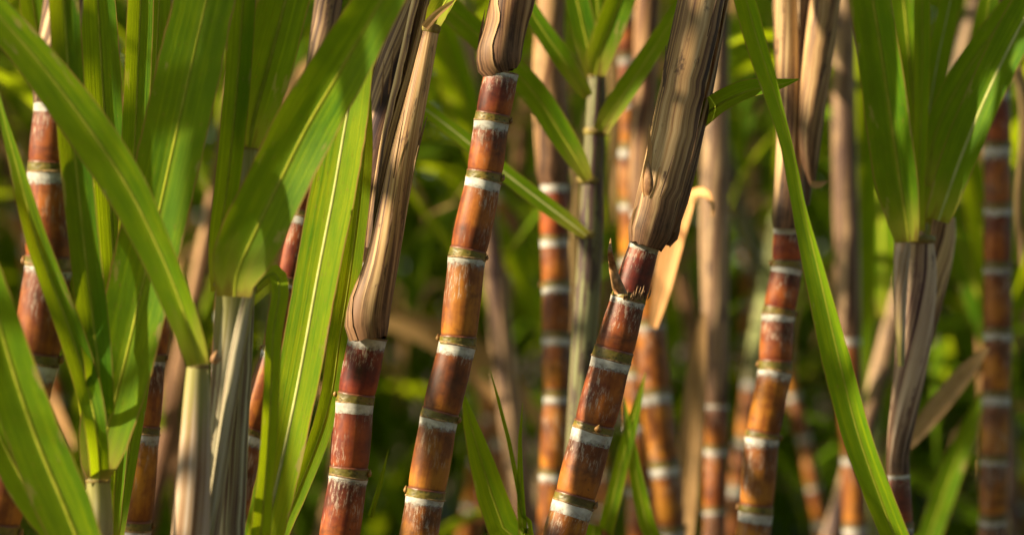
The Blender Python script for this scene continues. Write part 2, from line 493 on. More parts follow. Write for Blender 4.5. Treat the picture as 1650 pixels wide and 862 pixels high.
def sheath(root, pts, mat, name="leaf_sheath", edge=0.6, nseg=30, rows=26, over=0.10, flare=0.10, ridge=0.016, parent=None, twist=0.3, openness=0.0, fray=0.0, vtop=False):
    """a leaf sheath: an open sleeve whose edges overlap, wrapped round the line pts = [(Vector, radius)]; base first.
    edge = where the free edge sits (turns, 0 = camera right side), openness = part of the wrap left open towards the top"""
    base = root.location
    A = catmull([(p.x, p.y, p.z, r) for p, r in pts], rows)
    s = nxt()
    vs, uvs, fs = [], [], []
    dist = 0.0
    for i in range(rows):
        c = Vector(A[i, :3]); r = A[i, 3]
        if i:
            dist += (c - Vector(A[i - 1, :3])).length
        tan = Vector(A[min(i + 1, rows - 1), :3] - A[max(i - 1, 0), :3])
        a, x, y = frame(tan)
        t = i / (rows - 1)
        rb = r * (1 + flare * math.exp(-t * rows / 1.4))
        if i == 0:
            rb = r * 0.965
        wrap = (1 + over) * (1 - openness * t)
        a0 = edge + twist * t
        for j in range(nseg + 1):
            u = j / nseg
            th = 2 * math.pi * (a0 + wrap * u + (0.035 * mnoise.noise((dist * 60, s, 3)) + 0.03 * mnoise.noise((dist * 17, s, 4))) * u ** 3)
            spiral = 1.0 + 0.055 * u
            rg = 1 + ridge * mnoise.noise((u * 13 + s, t * 1.2, s)) + 0.03 * mnoise.noise((u * 3, dist * 14, s + 2))
            q = c + x * (math.cos(th) * rb * spiral * rg) + y * (math.sin(th) * rb * spiral * rg)
            if fray and i == rows - 1:
                q = q + a * (fray * mnoise.noise((u * 14, s, 0)))
            if i == 0:
                q = q + a * (r * (0.16 * mnoise.noise((u * 7, s, 5)) + 0.12 * mnoise.noise((u * 23, s, 8))))
            vs.append(q); uvs.append((u, dist * 6.0))
    w = nseg + 1
    for i in range(rows - 1):
        for j in range(nseg):
            fs.append((i * w + j, i * w + j + 1, (i + 1) * w + j + 1, (i + 1) * w + j))
    if vtop:
        uvs = [(u, dist * 6.0 - v) for u, v in uvs]
    ob = mk(name, loc(vs, base), fs, M[mat], parent or root, uvs)
    return ob

def blade(root, pts, name="leaf", mat='leaf', rib='midrib', fold=0.22, tone=0.2, n=34, parent=None, rip=0.05, ribw=0.072, flip=1.0, collar=False, curl=0.0):
    """leaf blade along pts = [(Vector centre, width, twist deg)], base first. Twist turns the blade about its own
    length; 0 faces the camera."""
    base = root.location
    A = catmull([(p.x, p.y, p.z, w, tw) for p, w, tw in pts], n)
    s = nxt()
    nu = 10
    vs, uvs, fs = [], [], []
    rv, rf, ru = [], [], []
    dist = 0.0
    for i in range(n):
        c = Vector(A[i, :3]); w = max(A[i, 3], 0.0006) * (1 + 0.03 * mnoise.noise((i * 0.9, s, 2)) + 0.02 * mnoise.noise((i * 3.1, s, 6))); tw = math.radians(A[i, 4])
        if i:
            dist += (c - Vector(A[i - 1, :3])).length
        T = Vector(A[min(i + 1, n - 1), :3] - A[max(i - 1, 0), :3]).normalized()
        V = (c - Vector((0, 0, CAM_H))).normalized()
        W = T.cross(V)
        if W.length < 1e-3:
            W = Vector((1, 0, 0))
        W.normalize()
        Nn = W.cross(T).normalized()
        W2 = W * math.cos(tw) + Nn * math.sin(tw)
        N2 = (Nn * math.cos(tw) - W * math.sin(tw)) * flip
        fl = fold * (1.0 + 0.5 * mnoise.noise((dist * 5, s, 1)))
        for j in range(nu + 1):
            u = -1 + 2 * j / nu
            lift = fl * abs(u) ** 1.3 - curl * u * u
            rp = rip * mnoise.noise((dist * 16, u * 1.2, s)) * abs(u) ** 1.5
            q = c + W2 * (u * w / 2 * (1 - 0.12 * fl)) - N2 * ((lift + rp) * w / 2)
            vs.append(q); uvs.append((j / nu, dist * 6.0))
        t = i / (n - 1)
        rw = w * ribw * (1.0 - 0.45 * t) + 0.0004
        for j in range(6):
            th = 2 * math.pi * j / 6
            rv.append(c + W2 * (math.cos(th) * rw / 2 * 1.15) + N2 * (math.sin(th) * rw * 0.30)); ru.append((j / 6, dist * 6))
    wd = nu + 1
    for i in range(n - 1):
        for j in range(nu):
            fs.append((i * wd + j, i * wd + j + 1, (i + 1) * wd + j + 1, (i + 1) * wd + j))
        for j in range(6):
            rf.append((i * 6 + j, i * 6 + (j + 1) % 6, (i + 1) * 6 + (j + 1) % 6, (i + 1) * 6 + j))
    ob = mk(name, loc(vs, base), fs, M[mat], parent or root, uvs)
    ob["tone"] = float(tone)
    if rib and parent is None:
        mk("midrib", loc(rv, base), rf, M[rib], ob, ru)
    return ob

def husk_strips(root, pts, mat, n, seed, wpx=(2.0, 6.0), front=(0.5, 1.0)):
    """papery strips that have split away from a dry sheath; pts = its line, base first"""
    rr = random.Random(seed)
    A = catmull([(p.x, p.y, p.z, r) for p, r in pts], 40)
    for q in range(n):
        i0 = rr.randrange(2, 26); ln = rr.randrange(6, 13)
        th = 2 * math.pi * rr.uniform(*front)
        dth = rr.uniform(-0.35, 0.35)
        w = rr.uniform(*wpx) * PX * 2.5
        lift = rr.uniform(0.0004, 0.003)
        rows = []
        for m in range(ln):
            k_ = m / (ln - 1)
            i = min(i0 + m, 39)
            c = Vector(A[i, :3]); r = A[i, 3]
            a, x, y = frame(Vector(A[min(i + 1, 39), :3] - A[i - 1, :3]))
            t2 = th + dth * k_
            rad = r * 1.075 + lift * k_ ** 2 * 1.6 + 0.0004
            rows.append((c + x * (math.cos(t2) * rad) + y * (math.sin(t2) * rad), max(w * (1 - k_ ** 3) * min(1, 0.4 + 3 * k_), 0.0006), rr.uniform(-12, 12)))
        blade(root, rows, name="husk_strip", mat=mat, rib=None, n=16, fold=rr.uniform(-0.3, 0.5), rip=0.25)

def collar_ring(root, sheath_ob, c, axis, r, h=0.006):
    """the brownish collar where a blade leaves its sheath"""
    a, x, y = frame(axis)
    A = c - a * h * 0.5; B = c + a * h * 0.5
    vs, fs, uvs = lathe(A, B, [(0, r * 0.98), (0.2, r * 1.07), (0.7, r * 1.10), (1, r * 1.0)], 22, 0.06, nxt())
    mk("collar", loc(vs, root.location), fs, M['collar'], sheath_ob, uvs)

def tn(lst, d=None):
    """traced stalk nodes [(px, py, depth, diameter px)] -> [(Vector, radius)]"""
    return [(P(x, y, dd), w * PX * dd / 2) for x, y, dd, w in lst]
def tb(lst):
    """traced blade [(px, py, depth, width px, twist)] -> [(Vector, width, twist)]"""
    return [(P(x, y, dd), w * PX * dd, tw) for x, y, dd, w, tw in lst]

def trace(d, rows):
    return [(r[0], r[1], d + (r[3] if len(r) > 3 else 0.0), r[2]) for r in rows]
def traceb(d, rows, turn=0.0):
    """rows (px, py, width[, depth offset[, twist]])"""
    return [(r[0], r[1], d + (r[3] if len(r) > 3 else 0.0), r[2], turn + (r[4] if len(r) > 4 else 0.0)) for r in rows]

# ------------------------------------------------------------------ template leaves for crowns and far plants
def template_leaf(name, length, width, arch, seed, mat, rib, n=14, nu=4, wig=0.0):
    """blade growing from the origin along +X/+Z and arching over; returns (mesh, rib mesh)"""
    rr = random.Random(seed)
    vs, uvs, fs, rv, rf = [], [], [], [], []
    ang = math.radians(rr.uniform(68, 82))
    p = Vector((0, 0, 0)); st = length / (n - 1)
    yaw = 0.0
    for i in range(n):
        t = i / (n - 1)
        T = Vector((math.cos(ang) * math.cos(yaw), math.cos(ang) * math.sin(yaw), math.sin(ang)))
        w = width * min(1, (0.35 + 4 * t)) * (1 - t ** 2.2) + 0.001
        side = Vector((-math.sin(yaw), math.cos(yaw), 0))
        nn = T.cross(side).normalized()
        tw = wig * math.sin(t * 3 + seed)
        S2 = side * math.cos(tw) + nn * math.sin(tw); N2 = nn * math.cos(tw) - side * math.sin(tw)
        for j in range(nu + 1):
            u = -1 + 2 * j / nu
            vs.append(p + S2 * (u * w / 2) - N2 * (0.22 * abs(u) * w / 2 + 0.04 * w * math.sin(t * 17 + u * 2 + seed) * abs(u)))
            uvs.append((j / nu, t * length * 6))
        rw = w * 0.05 + 0.0005
        for q in ((1, 0), (0, 1), (-1, 0), (0, -1)):
            rv.append(p + S2 * (q[0] * rw) + N2 * (q[1] * rw * 0.6))
        p = p + T * st
        ang -= math.radians(arch) / n * (0.4 + 1.5 * t) * rr.uniform(0.7, 1.3)
        yaw += rr.uniform(-0.05, 0.05)
    for i in range(n - 1):
        for j in range(nu):
            fs.append((i * (nu + 1) + j, i * (nu + 1) + j + 1, (i + 1) * (nu + 1) + j + 1, (i + 1) * (nu + 1) + j))
        for j in range(4):
            rf.append((i * 4 + j, i * 4 + (j + 1) % 4, (i + 1) * 4 + (j + 1) % 4, (i + 1) * 4 + j))
    o1 = mk(name, vs, fs, M[mat], None, uvs); o2 = mk("midrib", rv, rf, M[rib], None)
    m1, m2 = o1.data, o2.data
    bpy.data.objects.remove(o1); bpy.data.objects.remove(o2)
    return m1, m2

TL = [template_leaf("leaf", L_, W_, a_, i_, 'leaf', 'midrib', wig=wg) for i_, (L_, W_, a_, wg) in enumerate(
    [(0.85, .045, 100, .3), (1.0, .05, 130, .5), (0.75, .04, 70, .2), (1.1, .052, 150, .6), (0.65, .034, 45, .3), (0.9, .042, 170, .8), (1.0, .046, 90, .4)])]
TD = [template_leaf("dry_leaf", L_, W_, a_, 50 + i_, 'dryleaf', 'midrib_dry', wig=wg) for i_, (L_, W_, a_, wg) in enumerate(
    [(0.7, .03, 210, 1.2), (0.8, .034, 240, 1.6), (0.6, .026, 190, 1.0)])]

def put_leaf(root, pos, az, scale, dry=False, tone=None, rr=random, tilt=0.0, rib=True):
    m1, m2 = rr.choice(TD if dry else TL)
    o = bpy.data.objects.new("dry_leaf" if dry else "leaf", m1)
    COL.objects.link(o)
    o.parent = root
    o.location = Vector(pos) - root.location
    o.rotation_euler = (0, tilt, az)
    o.scale = (scale, scale, scale)
    o["tone"] = float(rr.uniform(0.0, 0.6) if tone is None else tone)
    if rib:
        q = bpy.data.objects.new("midrib", m2)
        COL.objects.link(q)
        q.parent = o
    return o

def crown(root, top, axis, r, seed, n=5, spread=0.11, start=0.0):
    """the leafy top of a cane, above the picture: sheathed stalk with alternate arching leaves"""
    rr = random.Random(seed)
    axis = Vector(axis).normalized()
    axis = (axis * 0.5 + Vector((0, 0, 1)) * 0.5).normalized()
    end = top + axis * (spread * n + 0.05)
    ob = sheath(root, [(top - axis * 0.02, r), (top + axis * spread * n * 0.5, r * 0.85), (end, r * 0.35)], 'sheath_green', "crown_sheath", nseg=16, rows=12)
    a0 = rr.uniform(0, 6.28)
    for i in range(n):
        az = a0 + math.pi * (i % 2) + rr.uniform(-0.5, 0.5)
        put_leaf(root, top + axis * (start + spread * (i + 0.6)), az, rr.uniform(0.75, 1.05), tone=rr.uniform(0, 0.5), rr=rr, tilt=rr.uniform(-0.1, 0.25))

# ------------------------------------------------------------------ ground
g = mk("ground", [(-150, -60, 0), (150, -60, 0), (150, 240, 0), (-150, 240, 0)], [(0, 1, 2, 3)], M['soil'], None, [(0, 0), (1, 0), (1, 1), (0, 1)], False)
g["kind"] = "structure"

#@@CANES
# ================================================================== canes in the plane of focus
FRONT = "ripe canes in the front row"

def cane(label, rows, d, reds, group=FRONT, nseg=32, buds=None, side=1, visible=9, name="sugarcane", detail=True):
    nodes = extend_down(tn(trace(d, rows)))
    root = thing(name, label, "sugarcane", Vector((nodes[-1][0].x, nodes[-1][0].y, 0)), group)
    joints(root, nodes, reds, nseg, detail, buds, side, visible)
    return root, nodes

# cane with the split purple-brown husk
r1, n1_ = cane("cane with red lower joints under a tall split husk streaked purple and tan", [
    (586, 430, 50, 0.02), (592, 543, 64), (571, 648, 63), (561, 768, 65), (543, 885, 68)], 2.585, [0.85, 1.0, 0.95, 0.85, 0.4, .3], side=-1,
    buds=[None, 80, -80, 60])
inner = sheath(r1, tn(trace(2.615, [(587, 430, 34), (592, 400, 34), (600, 350, 46), (617, 205, 60), (640, 95, 64), (664, -10, 54), (690, -130, 48)])), 'husk_dark', edge=0.10, twist=0.5)
outer = sheath(r1, tn(trace(2.555, [(593, 545, 62), (591, 524, 68), (597, 488, 66), (616, 420, 52), (636, 320, 45), (651, 245, 42), (674, 145, 33), (695, 48, 25)])), 'husk', edge=0.55, twist=-0.12, flare=0.05, openness=0.25)
collar_ring(r1, outer, P(695, 46, 2.555), (0.25, 0, 1), 14 * PX * 2.555, 0.008)
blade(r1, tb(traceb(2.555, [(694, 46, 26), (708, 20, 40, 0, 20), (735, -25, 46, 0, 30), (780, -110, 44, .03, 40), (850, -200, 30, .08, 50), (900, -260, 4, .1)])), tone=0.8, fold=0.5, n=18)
blade(r1, tb(traceb(2.545, [(684, 45, 14), (705, 22, 12), (732, 2, 5), (742, -6, 1)])), name="dry_ligule", mat='dryleaf', rib=None, n=10)
crown(r1, P(690, -130, 2.615), (0.2, 0, 1), 0.012, 5)

husk_strips(r1, tn(trace(2.555, [(590, 520, 72), (596, 488, 68), (616, 420, 52), (636, 320, 45), (651, 245, 42), (674, 145, 33), (695, 48, 25)])), 'husk', 4, 3)
husk_strips(r1, tn(trace(2.615, [(592, 400, 34), (600, 350, 46), (617, 205, 60), (640, 95, 64), (664, -10, 54)])), 'husk', 5, 4)

sheath(r1, tn(trace(2.59, [(598, 400, 18), (612, 320, 26), (632, 210, 30), (655, 110, 30), (676, 10, 28), (698, -100, 24)])), 'husk', edge=0.6, flare=0.0, nseg=18, rows=20, openness=0.25)

# amber cane, one straight run of seven joints
r2, n2_ = cane("tall amber cane with seven bare joints and a brown husk only at its top", [
    (808, 117, 56), (792, 197, 57), (779, 291, 59), (752, 417, 61), (737, 556, 61), (707, 676, 62), (685, 802, 63), (664, 925, 66)], 2.48,
    [0.85, 0.7, 0.5, 0.3, 0.45, 0.2, 0.12, .1], side=1, buds=[None, -80, -85, 100, -80, 95, -80, 80])
s2 = sheath(r2, tn(trace(2.48, [(808, 118, 58), (804, 104, 66), (805, 88, 70), (812, 58, 66), (818, 30, 67), (828, -10, 70), (850, -130, 64)])), 'husk_brown', edge=0.62, twist=-0.15, flare=0.12)
husk_strips(r2, tn(trace(2.48, [(804, 104, 66), (812, 58, 66), (818, 30, 67), (828, -10, 70), (850, -130, 64)])), 'husk', 3, 5)
crown(r2, P(850, -130, 2.48), (0.15, 0, 1), 0.015, 8)

# wine-red to amber cane with the striped husk and the dry horn
r3, n3_ = cane("leaning cane with a curved dry horn at its upper node and a long striped husk", [
    (1038, 396, 50), (1012, 483, 57), (985, 580, 65), (955, 694, 67), (923, 813, 68), (888, 930, 70)], 2.578,
    [1.0, 0.8, 0.55, 0.5, 0.1, .1], side=1, buds=[140, 160, -10, -80, 80])
sheath(r3, tn(trace(2.568, [(1040, 396, 56), (1046, 376, 66), (1055, 345, 68), (1076, 258, 72), (1104, 128, 72), (1130, 0, 72), (1152, -120, 64)])), 'husk', edge=0.80, twist=0.06, flare=0.06)
sb = sheath(r3, tn(trace(2.613, [(1068, 392, 26), (1075, 378, 34), (1083, 335, 36), (1098, 262, 32), (1113, 205, 24)])), 'husk_brown', edge=0.3, flare=0.15, nseg=20, rows=14)
blade(r3, tb(traceb(2.613, [(1108, 212, 22, 0, 10), (1128, 194, 34, 0, 15), (1160, 168, 40, -.02, 20), (1205, 147, 36, -.04, 25), (1252, 138, 22, -.06, 20), (1288, 128, 1.5, -.08, 10)])), tone=0.15, fold=0.35, n=26)
sheath(r3, tn(trace(2.605, [(1078, 372, 22), (1092, 330, 30), (1112, 240, 34), (1134, 130, 36), (1155, 0, 38), (1176, -120, 34)])), 'husk_dark', edge=0.7, flare=0.0, nseg=18, rows=20, openness=0.3)
# horn: a dead side shoot
A_ = catmull([tuple(P(1001, 474, 2.55)) + (11.0,), tuple(P(994, 458, 2.543)) + (10.0,), tuple(P(987, 430, 2.543)) + (6.5,), tuple(P(983, 405, 2.5)) + (4.0,), tuple(P(984, 384, 2.55)) + (0.6,)], 16)
vs, fs = [], []
for i in range(16):
    for j in range(9):
        th = 2 * math.pi * j / 9
        rr_ = A_[i, 3] * PX * 2.5 * (1 + 0.18 * mnoise.noise((j * 1.7, i * 0.6, 3)))
        vs.append(Vector(A_[i, :3]) + Vector((math.cos(th) * rr_, math.sin(th) * rr_, 0)))
for i in range(15):
    for j in range(9):
        fs.append((i * 9 + j, i * 9 + (j + 1) % 9, (i + 1) * 9 + (j + 1) % 9, (i + 1) * 9 + j))
fs.append(tuple(range(9)))
mk("dry_shoot", loc(vs, r3.location), fs, M['horn'], r3)
# frayed husk left at that node
rq = random.Random(4)
vs, fs = [], []
for i in range(26):
    th = math.radians(rq.uniform(-20, 95))           # 0 faces the camera, + to the right
    c = P(1013, 484, 2.578)
    R_ = 29.5 * PX * 2.578
    wv = rq.uniform(0.7, 2.2) * PX * 2.578
    hh = rq.uniform(8, 26) * PX * 2.578 * (1.25 if i % 7 == 0 else 1)
    ct = Vector((math.sin(th), -math.cos(th), 0)); sd = Vector((math.cos(th), math.sin(th), 0))
    b0 = c + ct * R_ + Vector((0, 0, rq.uniform(-1, 2) * PX * 2.578))
    k0 = len(vs)
    ax = Vector((0.25, 0, 1)).normalized()
    vs += [b0 - sd * wv, b0 + sd * wv, b0 + ax * hh + ct * 0.0012 + sd * rq.uniform(-1, 1) * wv, b0 + ax * hh * 0.5 + ct * 0.002]
    fs += [(k0, k0 + 1, k0 + 3), (k0 + 1, k0 + 2, k0 + 3), (k0 + 2, k0, k0 + 3)]
mk("husk_remnant", loc(vs, r3.location), fs, M['fibre'], r3, None, False)
# side bud half way up the husk, with its pointed bract
vs, fs = bud_mesh(P(1047, 298, 2.556), Vector((-0.75, -0.65, 0)), Vector((0.05, 0, 1)), 26 * PX * 2.558, 2.6, 0.55)
mk("bud", loc(vs, r3.location), fs, M['horn'], r3)
blade(r3, tb(traceb(2.553, [(1042, 318, 10), (1042, 280, 13), (1047, 245, 9), (1046, 215, 4), (1047, 200, .8)])), name="bract", mat='dryleaf', rib=None, n=12, tone=0.3)
blade(r3, tb(traceb(2.558, [(1034, 330, 10), (1027, 345, 14), (1022, 372, 10), (1021, 385, 2)])), name="bract", mat='dryleaf', rib=None, n=10, tone=0.0)
blade(r3, tb(traceb(2.5, [(1048, 320, 5), (1056, 300, 4), (1060, 280, 3), (1064, 268, .8)])), name="bract", mat='dryleaf', rib=None, n=8, tone=0.4)
husk_strips(r3, tn(trace(2.568, [(1046, 376, 66), (1055, 345, 68), (1076, 258, 72), (1104, 128, 72), (1130, 0, 72), (1152, -120, 64)])), 'husk_dark', 5, 6)
crown(r3, P(1152, -120, 2.568), (0.2, 0, 1), 0.013, 12)

# fourth cane, a little behind
r4, n4_ = cane("cane with a dark wine top joint and glossy amber joints below a forked pale husk", [
    (1270, 368, 48), (1268, 431, 50), (1254, 507, 54), (1249, 597, 55), (1228, 705, 56), (1218, 826, 56), (1204, 940, 58)], 2.95,
    [1.0, 0.85, 0.5, 0.2, 0.12, .1], side=-1)
sheath(r4, tn(trace(2.94, [(1270, 368, 50), (1271, 345, 52), (1272, 290, 46), (1273, 200, 42), (1269, 100, 40), (1264, -20, 38), (1258, -150, 34)])), 'husk', edge=0.2, flare=0.1)
sheath(r4, tn(trace(2.92, [(1309, 298, 8), (1306, 262, 26), (1306, 220, 36), (1313, 140, 44), (1330, 0, 48), (1348, -120, 44)])), 'husk', edge=0.6, openness=0.15, flare=0.0)
sheath(r4, tn(trace(2.97, [(1290, 330, 30), (1294, 200, 40), (1296, 80, 44), (1300, -40, 44), (1306, -150, 40)])), 'husk_dark', edge=0.4)
blade(r4, tb(traceb(2.9, [(1306, 296, 10), (1318, 298, 12), (1334, 292, 1)])), name="dry_ligule", mat='dryleaf', rib=None, n=8, tone=0)
husk_strips(r4, tn(trace(2.94, [(1271, 345, 52), (1272, 290, 46), (1273, 200, 42), (1269, 100, 40), (1264, -20, 38)])), 'husk_dark', 3, 7)
crown(r4, P(1306, -150, 2.97), (0.05, 0, 1), 0.016, 17)

# the leaf that hangs across the right of the picture comes from a young cane standing low in front
def shoot(label, px, py, d, width, mat='sheath_green', group=None, top_extra=None, name="sugarcane", lean=0.0):
    """a short sheathed cane whose top sits at (px, py): root empty on the ground, one sheathed stalk"""
    top = P(px, py, d)
    b = Vector((top.x + lean, top.y + 0.02, 0))
    root = thing(name, label, "sugarcane", b, group)
    r = width * PX * d / 2
    mid = top.lerp(b, 0.5) + Vector((0.01, 0, 0))
    sh = sheath(root, [(b, r * 1.2), (mid, r * 1.1), (top, r)], mat, nseg=20, rows=20)
    return root, sh

rj, _ = shoot("cane with one long folded leaf slanting across the forked husk", 1492, 985, 2.38, 40)
blade(rj, tb(traceb(2.38, [(1492, 985, 33.6), (1470, 930, 42), (1444, 870, 47), (1414, 790, 48.7, 0, 10), (1380, 690, 52.1, 0, 20), (1350, 570, 53.8, 0, 25), (1320, 440, 45.4, 0, 42), (1296, 340, 40.3, .01, 58),
    (1276, 240, 38.6, .02, 58), (1252, 160, 38.6, .03, 48), (1222, 70, 38.6, .03, 30), (1196, -20, 37, .02, 20), (1150, -150, 25.2), (1120, -240, 2.5)], -4)), tone=0.6, fold=0.42, n=70, ribw=0.04, rip=0.16)

#@@LEFT
# ================================================================== left side
# thick cane at the left edge
rl1, _ = cane("thick shaded cane at the far left, its joints showing between green blades", [
    (88, 168, 66), (80, 278, 72), (78, 430, 76), (58, 583, 76), (22, 716, 76), (-8, 860, 76)], 2.30, [0.8, 0.7, 0.5, 0.4, .3], side=1)
sheath(rl1, tn(trace(2.30, [(88, 168, 68), (94, 90, 66), (103, 0, 62), (115, -120, 56)])), 'husk_dark', rows=14)
crown(rl1, P(115, -120, 2.30), (0.1, 0, 1), 0.012, 22, n=5)

rl2, _ = cane("amber cane behind the broad upright leaf, one long joint showing at the bottom", [
    (256, 470, 48), (240, 580, 54), (229, 698, 57), (215, 853, 58), (200, 990, 58)], 2.72, [0.35, 0.3, 0.0, 0.1], side=1)
sheath(rl2, tn(trace(2.72, [(256, 470, 48), (270, 380, 46), (292, 200, 44), (310, 0, 40), (322, -160, 36)])), 'husk_brown')
crown(rl2, P(322, -160, 2.72), (0.1, 0, 1), 0.010, 27, n=4)

rl3, _ = cane("red cane half hidden behind the bright blade with the pale midrib", [
    (505, 240, 44), (487, 349, 46), (465, 455, 47), (445, 570, 49), (400, 700, 51), (372, 845, 52), (350, 960, 52)], 2.74, [0.95, 0.9, 0.85, 0.45, 0.15, .1], side=-1)
sheath(rl3, tn(trace(2.74, [(505, 240, 46), (510, 180, 46), (520, 80, 46), (532, -20, 44), (550, -150, 40)])), 'husk_dark')
crown(rl3, P(550, -150, 2.74), (0.2, 0, 1), 0.012, 31, n=4)

# pale sheathed stalks and their leaves
def stalk(label, rows, d, mat, group=None, edge=0.6, name="sugarcane"):
    """rows top -> bottom; sheathed stalk carried on down to the ground"""
    nodes = extend_down(tn(trace(d, rows)), step=0.12)
    root = thing(name, label, "sugarcane", Vector((nodes[-1][0].x, nodes[-1][0].y, 0)), group)
    sh = sheath(root, list(reversed(nodes)), mat, edge=edge, rows=60, flare=0.0, nseg=28, fray=0.010, vtop=True)
    t = nodes[0]
    collar_ring(root, sh, t[0], (nodes[0][0] - nodes[1][0]), t[1] * 1.0, 0.004)
    return root, sh

rs1, sh1 = stalk("pale green and purple sheathed stalk topped by a very broad drooping green leaf", [
    (379, 462, 64), (373, 520, 56), (362, 620, 46), (348, 740, 40), (332, 862, 38), (324, 930, 38)], 2.3, 'sheath_pale', edge=0.78)
sheath(rs1, tn(trace(2.26, [(328, 930, 14), (346, 790, 15), (362, 680, 17), (380, 570, 20), (399, 474, 16)])), 'sheath_pale', nseg=18, rows=20, edge=0.7, flare=0)
blade(rs1, tb(traceb(2.24, [(378, 478, 58), (379, 458, 68), (386, 430, 92), (404, 390, 108), (445, 305, 106), (495, 205, 106), (550, 112, 98, -.02), (612, 5, 84, -.04), (675, -105, 64, -.06), (740, -210, 40, -.08), (790, -290, 3, -.08)], 12)),
      tone=0.25, fold=0.3, n=50, ribw=0.05)
blade(rs1, tb(traceb(2.34, [(350, 470, 22), (352, 400, 34), (366, 300, 42), (380, 160, 44), (390, 20, 44), (398, -120, 36), (402, -230, 3)])), tone=0.1, fold=0.3, n=30)
blade(rs1, tb(traceb(2.32, [(402, 470, 18), (440, 440, 30, .02, 20), (450, 470, 32, 0, 20), (440, 540, 30, -.02, 20), (436, 640, 28, -.03, 20), (430, 740, 28, -.03, 15), (421, 850, 32, -.02, 0), (410, 940, 30), (400, 1020, 3)])), tone=0.9, fold=0.2, n=44)

rs2, sh2 = stalk("pinkish sheathed stalk bearing the narrow leaf that slants up to the corner", [
    (319, 590, 34), (317, 640, 42), (314, 720, 49), (308, 840, 58), (303, 910, 60)], 2.24, 'sheath_pink', edge=0.9)
blade(rs2, tb(traceb(2.2, [(320, 588, 38), (312, 552, 48, 0, 10), (288, 480, 60, 0, 15), (255, 400, 66, 0, 15), (205, 300, 76, 0, 5), (135, 195, 78, 0, 0), (60, 97, 68), (-5, 22, 60), (-90, -80, 46), (-170, -170, 3)], 12)),
      tone=0.5, fold=0.34, n=50, ribw=0.06)
vs, fs = bud_mesh(P(344, 578, 2.23), Vector((0.8, -0.6, 0)), Vector((0, 0, 1)), 22 * PX * 2.23)
mk("bud", loc(vs, rs2.location), fs, M['horn'], rs2)

rs3, sh3 = stalk("short pale stalk bearing the broadest upright leaf in front of the amber cane", [
    (158, 774, 38), (160, 820, 42), (160, 880, 44)], 2.3, 'sheath_pale', edge=0.5)
blade(rs3, tb(traceb(2.29, [(158, 772, 36), (162, 742, 70), (176, 680, 98), (202, 580, 112), (238, 425, 114), (272, 270, 112), (303, 130, 112), (333, 0, 106), (368, -140, 90), (400, -270, 50), (415, -330, 3)], 20)),
      tone=0.25, fold=0.22, n=54, ribw=0.04)

rs4, sh4 = stalk("grey green stalk mostly hidden behind the broad drooping leaf", [(402, 240, 34), (400, 300, 38), (392, 420, 42), (386, 540, 44)], 2.36, 'sheath_pale')
blade(rs4, tb(traceb(2.35, [(402, 238, 34), (410, 190, 76), (432, 110, 92), (458, 10, 88), (482, -90, 74), (510, -200, 4)], 15)), tone=0.15, fold=0.3, n=30)

re_, _ = shoot("low young cane whose leaf rises through the bottom left corner", 165, 970, 2.16, 44)
blade(re_, tb(traceb(2.16, [(165, 970, 40), (140, 905, 74), (104, 815, 92), (62, 715, 92), (22, 600, 84), (-12, 480, 66), (-42, 370, 40), (-60, 290, 3)], 12)), tone=0.35, fold=0.3, n=40)
blade(re_, tb(traceb(2.2, [(160, 965, 30), (110, 880, 50), (40, 780, 60), (-30, 640, 40), (-60, 560, 3)])), tone=0.1, n=26)

rf_, _ = shoot("young cane with a thin blade and several dark upright leaves at the left", 168, 905, 2.42, 40)
blade(rf_, tb(traceb(2.27, [(168, 905, 24, .12), (158, 720, 34), (143, 630, 42), (112, 530, 44), (62, 395, 38), (28, 270, 26, 0, 20), (2, 175, 14, 0, 40), (-14, 110, 2)])), tone=0.2, fold=0.3, n=40)
blade(rf_, tb(traceb(2.28, [(168, 905, 30, .14), (162, 640, 44), (150, 520, 52), (134, 380, 52), (116, 200, 52), (104, 20, 50), (95, -120, 36), (90, -220, 3)])), tone=0.02, fold=0.3, n=40)
blade(rf_, tb(traceb(2.46, [(172, 905, 30), (182, 660, 50), (186, 520, 62), (180, 360, 64), (168, 180, 64), (158, 10, 58), (148, -140, 40), (142, -240, 3)])), tone=0.05, fold=0.3, n=40)
blade(rf_, tb(traceb(2.44, [(176, 905, 26), (196, 640, 36), (206, 480, 42), (214, 300, 44), (222, 120, 44), (228, -30, 40), (232, -150, 3)])), tone=0.08, fold=0.35, n=36)
blade(rf_, tb(traceb(2.6, [(180, 905, 26), (226, 600, 36), (238, 380, 46), (248, 180, 46), (256, 10, 40), (264, -130, 3)])), tone=0.05, n=30)
blade(rf_, tb(traceb(2.31, [(172, 905, 20, .11), (128, 560, 30), (98, 360, 30), (78, 180, 40), (58, 40, 44), (40, -80, 36), (30, -160, 3)])), tone=0.25, n=34)

rd_, _ = shoot("young cane with a bright yellow-green blade and a pale straight midrib", 388, 985, 2.40, 44)
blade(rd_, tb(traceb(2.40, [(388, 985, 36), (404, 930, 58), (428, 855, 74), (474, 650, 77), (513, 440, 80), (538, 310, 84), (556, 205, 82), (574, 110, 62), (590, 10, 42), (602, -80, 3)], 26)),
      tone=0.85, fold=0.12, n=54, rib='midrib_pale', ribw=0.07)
blade(rd_, tb(traceb(2.58, [(395, 985, 30), (516, 700, 34), (548, 540, 38), (572, 380, 36), (586, 250, 30), (596, 140, 3)])), tone=0.5, n=34)

